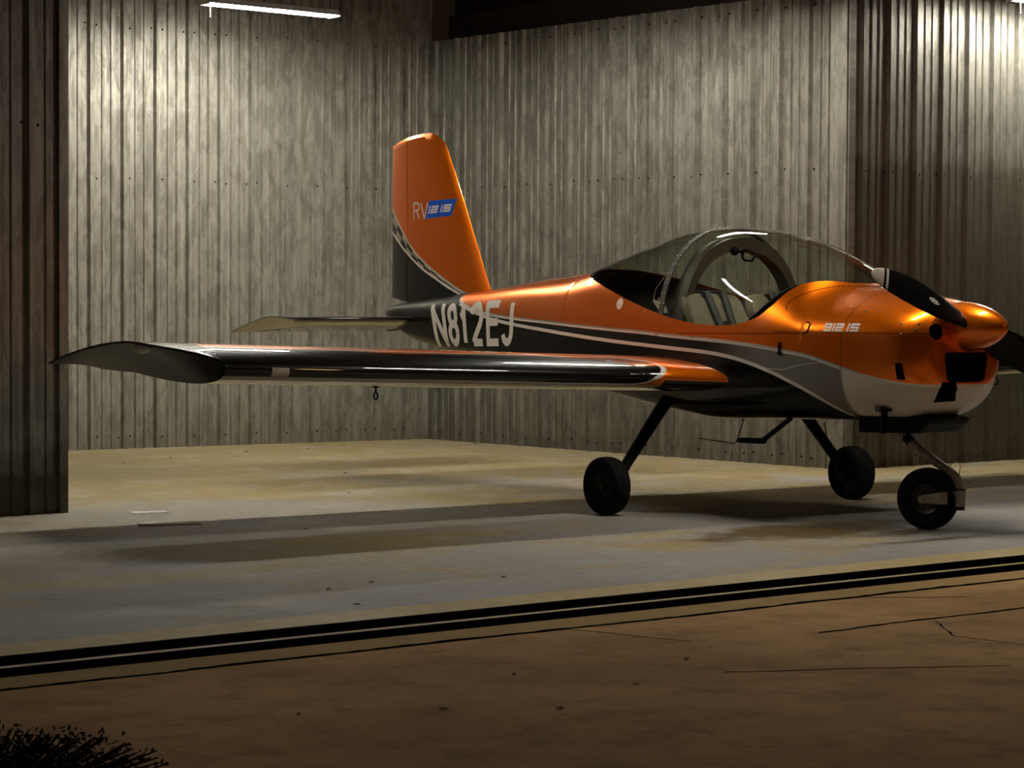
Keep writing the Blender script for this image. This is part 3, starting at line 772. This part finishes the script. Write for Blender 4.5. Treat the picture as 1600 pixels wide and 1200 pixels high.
def fin_mat():
    t = NT('fin_livery'); o = t.obj(); S = t.sep(o); y, z = S[1], S[2]
    def step(a, b, wd=.0012): return t.math('MULTIPLY_ADD', t.math('SUBTRACT', a, b), 1/(2*wd), .5, clamp=True)
    u = t.curve(y, CH_U); l = t.curve(y, CH_L); du = t.math('SUBTRACT', z, u); dl = t.math('SUBTRACT', z, l)
    frac = t.math('DIVIDE', dl, t.math('MAXIMUM', t.math('SUBTRACT', u, l), .01))
    # two rows of checks running along the curve
    row = t.math('FLOOR', t.math('MULTIPLY', frac, 2)); sl = t.math('ADD', y, t.math('MULTIPLY', z, .55))
    k = t.math('ADD', t.math('FLOOR', t.math('DIVIDE', sl, .115)), row); chk = t.math('GREATER_THAN', t.math('MODULO', t.math('ADD', k, 100), 2), .5)
    c = t.mix(chk, BLACK, (.30, .27, .20))
    c = t.mix(step(du, 0), c, ORANGE); c = t.mix(step(0, dl), c, (.004, .004, .004))
    c = t.mix(t.math('MAXIMUM', step(.0095, t.math('ABSOLUTE', du)), step(.0095, t.math('ABSOLUTE', dl))), c, WHITE)
    t.set(col=c, metal=t.math('MULTIPLY', step(du, 0), .7), rough=.33, coat=.9, coatr=.04, spec=.08); return t.m
M['fin'] = fin_mat()
fin = fin_mesh(2.5, 3.660, 'fin', M['fin'], lambda y: ZT(min(y, 3.9))-.035)
rud = fin_mesh(3.668, 3.915, 'rudder', M['fin'], lambda y: 1.275+.03*max(0, (y-3.668)/.247))
m = MB(); m.box(-.034, .034, 3.655, 3.673, 2.14, 2.185); m.tube([(0, 3.664, 1.27), (0, 3.664, 2.50)], .008, 8); m.build('hinge', M['darkgap'], AC, smooth=False)

# ---- undercarriage
def wheel(name, x, y, z, R_, wd, yawz, out):
    r = empty(name, (x, y, z), yawz, AC)
    m = MB(); hw = wd/2
    prof = [(-hw*.55, R_*.46), (-hw*.80, R_*.56), (-hw, R_*.72), (-hw*.97, R_*.86), (-hw*.80, R_*.955), (-hw*.5, R_*.988), (-hw*.46, R_*.975), (-hw*.42, R_*.99), (-hw*.1, R_), (hw*.1, R_), (hw*.42, R_*.99), (hw*.46, R_*.975), (hw*.5, R_*.988), (hw*.80, R_*.955), (hw*.97, R_*.86), (hw, R_*.72), (hw*.80, R_*.56), (hw*.55, R_*.46)]
    m.lathe(prof, (0, 0, 0), 'x', 56); m.build('tire', M['rubber'], r, angle=60)
    m = MB(); m.lathe([(-hw*.62, 0), (-hw*.62, R_*.12), (-hw*.3, R_*.15), (-hw*.25, R_*.36), (-hw*.50, R_*.42), (-hw*.62, R_*.47), (-hw*.45, R_*.49), (hw*.45, R_*.49), (hw*.62, R_*.47), (hw*.50, R_*.42), (hw*.25, R_*.36), (hw*.3, R_*.15), (hw*.62, R_*.12), (hw*.62, 0)], (0, 0, 0), 'x', 36)
    for k in range(6):
        a = 2*PI*k/6
        for s in (-1, 1): m.tube([(s*hw*.24, R_*.26*math.cos(a), R_*.26*math.sin(a)), (s*hw*.40, R_*.26*math.cos(a), R_*.26*math.sin(a))], .010, 8)
    m.build('hub', out, r, angle=40)
    return r
M['hubdark'] = simple('dark_wheel_hub', (.02, .02, .018), .5, .5)
RW = .1745
M['hubgrey'] = simple('grey_wheel_hub', (.09, .085, .07), .5, .4, nz=20)
wr_ = wheel('main_wheel', -1.015, 0, RW-.002, RW, .125, 0, M['hubdark']); wl_ = wheel('main_wheel', 1.015, 0, RW-.002, RW, .125, 0, M['hubdark'])
for s in (-1, 1):
    m = MB()
    m.tube([(s*.50, .03, .70), (s*.59, .03, .60), (s*.66, .025, .52), (s*.86, .008, .295), (s*.935, 0, .195)], [.050, .050, .047, .041, .036], 12, sx=.72, up=(0, 1, 0))
    m.tube([(s*.935, 0, .172), (s*1.0, 0, .172)], .022, 12); m.box(s*.925-.012, s*.925+.012, -.045, .045, .125, .235)
    m.build('main_gear_leg', M['black'], AC)
NYAW = math.radians(20)
NX, NYC = -.075, -1.72
nw = wheel('nose_wheel', NX, NYC, RW, RW, .115, NYAW, M['hubgrey'])
m = MB(); path = [(0, -1.36, .60), (0, -1.43, .548), (0, -1.498, .485), (0, -1.60, .430), (0, -1.747, .360), (0, -1.83, .322), (0, -1.866, .298), (0, -1.884, .262), (0, -1.888, .22)]
m.tube(path, [.030, .029, .028, .0265, .025, .025, .025, .0235, .022], 16); nl_ = m.build('nose_gear_leg', M['leg'], AC)
m = MB(); m.tube([(0, -1.478, .505), (0, -1.52, .475)], .0305, 16); m.build('rubber_collar', M['black'], nl_)
m = MB(); m.tube([(0, -1.80, .355), (.01, -1.83, .378), (.015, -1.862, .385), (.01, -1.885, .37), (0, -1.888, .335), (0, -1.882, .30)], .003, 6); m.build('brake_wire', M['decal'], nl_)
# swivel and fork
fk = empty('nose_fork', (0, -1.89, .185), 0, AC)
m = MB(); m.tube([(0, 0, .045), (0, 0, -.045)], .033, 20); m.build('swivel', M['leg'], fk)
m = MB(); m.tube([(0, 0, .052), (0, 0, .045)], .037, 20); m.build('swivel_cap', M['black'], fk)
m = MB(); m.tube([(0, 0, -.045), (0, 0, -.066)], .030, 12); m.build('swivel_nut', M['black'], fk)
dx = NX-0; dy = NYC+1.89; ang_ = math.atan2(dx, dy)
ax = Vector((math.cos(-NYAW)*1, 0, 0)); 
ca, sa = math.cos(NYAW), math.sin(NYAW)
def wl2(px, py, pz):  # wheel local to aircraft
    return Vector((NX+ca*px-sa*py, NYC+sa*px+ca*py, RW+pz))
piv = Vector((0, -1.89, .185))
for s in (-1, 1):
    a0 = wl2(s*.078, 0, 0)-piv; a1 = wl2(s*.078, -.115, .012)-piv; a2 = Vector((s*.030, .0, .005))
    m = MB(); T = (a1-a0).normalized(); rows = []
    for q, hh in ((a0-T*.02, .018), (a0, .022), (a0.lerp(a1, .5), .028), (a1, .034), (a1.lerp(a2, .5)+Vector((s*.006, 0, 0)), .036), (a2, .036)):
        n2 = Vector((.0045, 0, 0)); rows.append([q+n2+Vector((0, 0, hh)), q-n2+Vector((0, 0, hh)), q-n2-Vector((0, 0, hh)), q+n2-Vector((0, 0, hh))])
    m.grid(rows, close_v=True); m.f.append((0, 1, 2, 3)); m.mi.append(0); m.build('fork_arm', M['alu'], fk, smooth=False, bevel=.002)
m = MB(); m.tube([wl2(-.092, 0, 0)-piv, wl2(.092, 0, 0)-piv], .010, 10); m.build('axle', M['alu'], fk)

# ---- belly details
m = MB(); m.tube([(-.10, -.20, .60), (-.10, -.187, .535), (-.10, -.13, .41), (-.10, -.10, .402), (-.10, .221, .42)], .0035, 6); m.tube([(-.10, -.197, .585), (-.10, -.19, .55)], .010, 8); m.build('belly_antenna', M['black'], AC)
m = MB(); m.tube([(-.36, -.90, .60), (-.40, -.70, .459)], .016, 10, sx=.6); m.tube([(-.40, -.71, .458), (-.40, -.50, .452)], [.018, .016], 10, sx=1.4); m.build('boarding_step', M['black'], AC)
m = MB(); m.prism([(-1.29, .63), (-1.29, .53), (-1.74, .545), (-1.82, .60), (-1.84, .63), (-1.70, .65)], 'x', -.20, .14); m.build('exhaust_shroud', M['black'], AC, smooth=False, bevel=.01)
m = MB(); m.tube([(-.34, -1.635, .68), (-.34, -1.635, .545)], .020, 12); m.lathe([(0, 0), (0, .045), (.008, .050), (.016, .045), (.020, 0)], (-.345, -1.635, .668), 'z', 20); m.build('drain_stub', M['black'], AC)
m = MB(); m.tube([(-.48, -1.30, .60), (-.48, -1.31, .56), (-.48, -1.33, .50)], .003, 6); m.build('vent_line', M['black'], AC)

# ---- lettering and small fittings laid on the skin
def bvh(o):
    b = bmesh.new(); b.from_mesh(o.data); t_ = BVHTree.FromBMesh(b); b.free(); return t_
B_FUS, B_FIN, B_COWL = bvh(fus), bvh(fin), bvh(cowl)
def onskin(y, z, trees, off=.0012, side=-1):
    best = None
    for T in trees:
        h = T.ray_cast(Vector((side*2, y, z)), Vector((-side, 0, 0)))
        if h[0] and (best is None or abs(h[0].x) > abs(best)): best = h[0].x
    if best is None: best = side*.02
    return Vector((best+side*off, y, z))
def arc_(cx, cy, rx, ry, a0, a1, n=14): return [(cx+rx*math.cos(math.radians(a0+(a1-a0)*i/n)), cy+ry*math.sin(math.radians(a0+(a1-a0)*i/n))) for i in range(n+1)]
GL = {
 'N': [[(0, 0), (0, 1)], [(0, 1), (1, 0)], [(1, 0), (1, 1)]],
 '8': [arc_(.5, .76, .42, .24, 0, 360, 24), arc_(.5, .26, .5, .26, 0, 360, 24)],
 '1': [[(.75, 0), (.75, 1)], [(.75, 1), (.62, .86), (.35, .74), (.1, .70)]],
 '2': [arc_(.5, .72, .48, .28, 170, -20, 18)+[(.80, .48), (.35, .22), (.02, 0)], [(.02, 0), (1, 0)]],
 'E': [[(0, 0), (0, 1)], [(0, 1), (1, 1)], [(0, .53), (.92, .53)], [(0, 0), (1, 0)]],
 'J': [[(1, 1), (1, .28)]+arc_(.5, .27, .5, .27, 0, -165, 14)],
 'R': [[(0, 0), (0, 1)], [(0, 1), (.5, 1)]+arc_(.5, .76, .42, .24, 90, -90, 12)+[(0, .52)], [(.45, .52), (1, 0)]],
 'V': [[(0, 1), (.5, 0)], [(.5, 0), (1, 1)]],
 't9': [[(1, 0), (1, 1)], [(0, 1), (1, 1)], [(0, .5), (0, 1)], [(0, .5), (1, .5)], [(0, 0), (1, 0)]],
 't1': [[(.5, 0), (.5, 1)]],
 't2': [[(0, 1), (1, 1)], [(1, .5), (1, 1)], [(0, .5), (1, .5)], [(0, 0), (0, .5)], [(0, 0), (1, 0)]],
 'ti': [[(.5, 0), (.5, .68)], [(.5, .90), (.5, 1.0)]],
 'tS': [[(0, 1), (1, 1)], [(0, .5), (0, 1)], [(0, .5), (1, .5)], [(1, 0), (1, .5)], [(0, 0), (1, 0)]],
}
def lettering(name, items, W_, H_, sw, warp, trees, mat, parent, off=.0014, square=False):
    """items: (glyph, u0, u1); W_, H_ size in metres of the whole block; sw stroke width; warp(u, v)->(y, z)"""
    m = MB()
    for gi, (g, a, b) in enumerate(items):
        for li, line in enumerate(GL[g]):
            P = [Vector((a*W_+sw/2+(b-a)*W_*p[0]*(1-sw/((b-a)*W_)), sw/2+p[1]*(H_-sw))) if b-a > 0 else None for p in line]
            if len(P) == 2 and (square or g in 'NE'):
                d = (P[1]-P[0]).normalized()
                if abs(d.x) < .05 or abs(d.y) < .05: P = [P[0]-d*sw*.5, P[1]+d*sw*.5]
            Q = []
            for p, q in zip(P[:-1], P[1:]):
                n = max(1, int((q-p).length/.012)); Q += [p.lerp(q, i/n) for i in range(n)]
            Q.append(P[-1]); rows = []
            for i, p in enumerate(Q):
                t_ = (Q[min(i+1, len(Q)-1)]-Q[max(i-1, 0)]).normalized(); nn = Vector((-t_.y, t_.x))*sw/2
                row = []
                for e in (-1, -.33, .33, 1):
                    c = p+nn*e; c.y = min(max(c.y, 0), H_) if g in 'NV' else c.y
                    y_, z_ = warp(c.x/W_, c.y/H_); row.append(onskin(y_, z_, trees, off+.00004*gi+.00002*li))
                rows.append(row)
            m.grid(rows)
    return m.build(name, mat, parent, merge=0, angle=80)
def wN(u, v):
    yb, yt = 3.035+(1.885-3.035)*u, 3.135+(1.865-3.135)*u; zb, zt = .948+(.972-.948)*u, 1.252+(1.296-1.252)*u
    return yb+(yt-yb)*v, zb+(zt-zb)*v
lettering('registration_number', [('N', 0, .175), ('8', .195, .335), ('1', .34, .445), ('2', .485, .645), ('E', .675, .825), ('J', .855, 1.0)], 1.20, .31, .052, wN, [B_FUS, B_COWL], M['decal'], fus)
lettering('engine_marking', [('t9', 0, .22), ('t1', .235, .33), ('t2', .345, .565), ('ti', .66, .75), ('tS', .77, 1.0)], .235, .047, .0115, lambda u, v: (-1.312-.233*u, 1.112+.046*v), [B_FUS, B_COWL], M['decal'], fus, square=True)
def wF(u, v): return 3.566-.205*u, 1.886-.004*u+.128*v
lettering('model_letters', [('R', 0, .47), ('V', .50, 1.02)], .200, .128, .0125, wF, [B_FIN], M['decal_grey'], fin)
def wB(u, v):
    yb, yt = 3.396-.325*u, 3.345-.325*u; zb, zt = 1.888+.012*u, 2.018+.006*u
    return yb+(yt-yb)*v, zb+(zt-zb)*v
m = MB(); m.grid([[onskin(*wB(i/16, j/6), [B_FIN], .0012) for j in range(7)] for i in range(17)]); m.build('model_badge', M['blue'], fin, merge=0)
def wC(u, v):
    y_, z_ = wB(.02+.86*u+.035*0, .26+.44*v); return y_, z_
lettering('model_number', [('t1', 0, .13), ('t2', .15, .46), ('ti', .56, .68), ('tS', .70, 1.0)], .285, .057, .0155, lambda u, v: (3.372-.285*u-.022*v, 1.922+.010*u+.056*v), [B_FIN], M['decal'], fin, off=.0026, square=True)
# fuel cap, latch line, hatch joint
m = MB(); c = onskin(.497, 1.255, [B_FUS, B_COWL], 0)
rows = []
for r_, o_ in ((.036, .0015), (.034, .004), (.012, .0045), (.010, .007), (0, .007)): rows.append([onskin(.497+r_*math.cos(2*PI*k/24), 1.262+r_*math.sin(2*PI*k/24), [B_FUS, B_COWL], o_) for k in range(24)])
m.grid(rows, close_v=True); m.build('fuel_cap', M['decal_grey'], fus)
def skinline(name, pts, r_, mat, off=.0, n=8):
    m = MB(); Q = []
    for p, q in zip(pts[:-1], pts[1:]):
        k = max(2, int(math.dist(p, q)/.02)); Q += [(p[0]+(q[0]-p[0])*i/k, p[1]+(q[1]-p[1])*i/k) for i in range(k)]
    Q.append(pts[-1]); m.tube([onskin(y, z, [B_FUS, B_COWL], off) for y, z in Q], r_, n); return m.build(name, mat, fus)
skinline('door_latch', [(-1.168, 1.163), (-1.190, 1.160), (-1.202, 1.150), (-1.200, 1.118), (-1.190, 1.104), (-1.165, 1.097)], .0042, M['black'], .001)
skinline('hatch_joint', [(-1.165, 1.097), (-.998, 1.096), (-.6, 1.090), (-.1, 1.084)], .0018, M['darkgap'])
skinline('cowl_joint', [(-1.000, 1.225), (-.985, 1.25), (-.994, 1.283), (-1.042, 1.320), (-1.093, 1.350), (-1.136, 1.369), (-1.225, 1.3705)], .0022, M['darkgap'])
skinline('scratch', [(-.90, .893), (-1.02, .888), (-1.122, .914), (-1.311, .937)], .0011, M['decal'], .0)
m = MB(); a = onskin(-.99, 1.045, [B_FUS, B_COWL], .006); b = onskin(-.99, .985, [B_FUS, B_COWL], .006); m.tube([a, b], .0065, 8); m.tube([b+Vector((.01, 0, -.002)), b+Vector((-.006, 0, -.002))], .012, 8); m.build('static_vent', M['black'], fus)
studs('fastener', [onskin(y_, z_, [B_FUS, B_COWL], .001) for y_, z_ in ((-1.404, 1.248), (-1.518, 1.224), (-1.78, 1.16), (-1.86, 1.16), (-1.80, 1.10), (-1.86, 1.13), (-.25, 1.066), (.10, 1.078))], .0065, M['alu'], fus, 5)
# ------------------------------------------------------------------ loose things on the floor
def sheet(name, pts, label, cat, mat, group=None):
    m = MB(); n = 10; rows = []
    for i in range(n+1):
        a, b = [Vector((*pts[0], 0)).lerp(Vector((*pts[1], 0)), i/n), Vector((*pts[3], 0)).lerp(Vector((*pts[2], 0)), i/n)]
        zz = .0008*abs(math.sin(i*1.9))
        rows.append([(a.x, a.y, .002+zz*.3), ((a.x+b.x)/2, (a.y+b.y)/2, .003+zz), (b.x, b.y, .002+zz*.6)])
    m.grid(rows); o = m.build(name, mat, solid=.0015); tag(o, label, cat, group); return o
sheet('paper_strip', [(-3.25, 1.84), (-3.04, 1.78), (-3.08, 1.65), (-3.32, 1.66)], 'narrow white paper strip on the concrete, nearer the back', 'paper', M['paper'])
sheet('masking_tape_strip', [(-3.55, 1.20), (-3.22, 1.07), (-3.30, .90), (-3.66, .99)], 'crumpled grey white tape strip on the concrete at the edge of the wing shadow', 'tape', simple('dirty_tape', (.66, .61, .52), .9, nz=40, spec=.1))
LEAVES = [(2.0, 6.35), (2.6, 6.0), (1.0, 6.3), (1.5, 6.5), (-.6, 5.9), (-1.2, 5.6), (-.1, 5.7), (.3, 6.2), (-1.9, 4.5), (-2.4, 5.0), (-2.9, 3.9), (-.4, 3.7), (-1.4, 2.2), (-2.0, .95), (-3.0, .3), (-4.4, -2.0), (-4.1, -1.9), (-3.5, -2.1), (-4.6, -2.5), (-5.2, -4.3), (-5.0, -4.7), (-4.5, -4.4), (-5.8, -4.7), (-6.2, -4.5), (2.7, .4), (-5.5, -4.9)]
lf = None
for i, (x_, y_) in enumerate(LEAVES):
    if lf is None:
        m = MB(); m.add([(-.03, 0, .004), (-.01, .014, .010), (.015, .012, .012), (.035, 0, .006), (.015, -.012, .010), (-.01, -.014, .008), (0, 0, .004)], [(0, 1, 6), (1, 2, 6), (2, 3, 6), (3, 4, 6), (4, 5, 6), (5, 0, 6)])
        lf = m.build('dry_leaf', M['leaf'], solid=.0012); o = lf
    else: o = lf.copy(); COL.objects.link(o)
    o.location = (x_, y_, .0); o.rotation_euler = (0, 0, i*1.7); k = .7+.5*((i*37) % 10)/10; k *= .6; o.scale = (k, k, k)
    wh = 'near the back wall' if y_ > 5 else 'in the middle of the hangar floor' if y_ > 3 else 'under and around the airplane' if y_ > -1 else 'just inside the door track' if y_ > -3 else 'on the brown apron outside the track'
    tag(o, 'tiny dry brown leaf on the concrete '+wh, 'leaf', 'dry leaves '+wh)
# dark ground-cover shrub at the lower left
def shrub():
    r = empty('shrub', (-7.58, -5.02, 0))
    tag(r, 'low dark leafy shrub at the lower left edge of the apron', 'shrub')
    rnd = random.Random(3); m = MB(); st = MB()
    for k in range(260):
        a = rnd.uniform(0, 2*PI); d = rnd.random()**.6; px, py = d*.62*math.cos(a), d*.42*math.sin(a)
        h = .12*(1-d*d)+rnd.uniform(.02, .06)
        st.tube([(px*.4, py*.4, 0), (px*.8, py*.8, h*.6), (px, py, h)], [.005, .004, .002], 5)
        for q in range(16):
            t_ = rnd.uniform(.25, 1.05); c = Vector((px*(.4+.6*t_), py*(.4+.6*t_), h*t_)) + Vector((rnd.gauss(0, .018), rnd.gauss(0, .018), rnd.gauss(0, .014)))
            d1 = Vector((rnd.gauss(0, 1), rnd.gauss(0, 1), rnd.gauss(.4, .7))).normalized(); d2 = d1.cross(Vector((rnd.gauss(0, 1), rnd.gauss(0, 1), rnd.gauss(0, 1)))).normalized(); s = rnd.uniform(.006, .012)
            m.add([c-d1*s, c+d2*s*.45, c+d1*s*1.2, c-d2*s*.45], [(0, 1, 2, 3)])
    m.build('foliage', simple('dark_leaves', (.012, .018, .006), .7), r, smooth=False, merge=0); st.build('stems', simple('dark_stems', (.02, .013, .007), .8), r)
shrub()
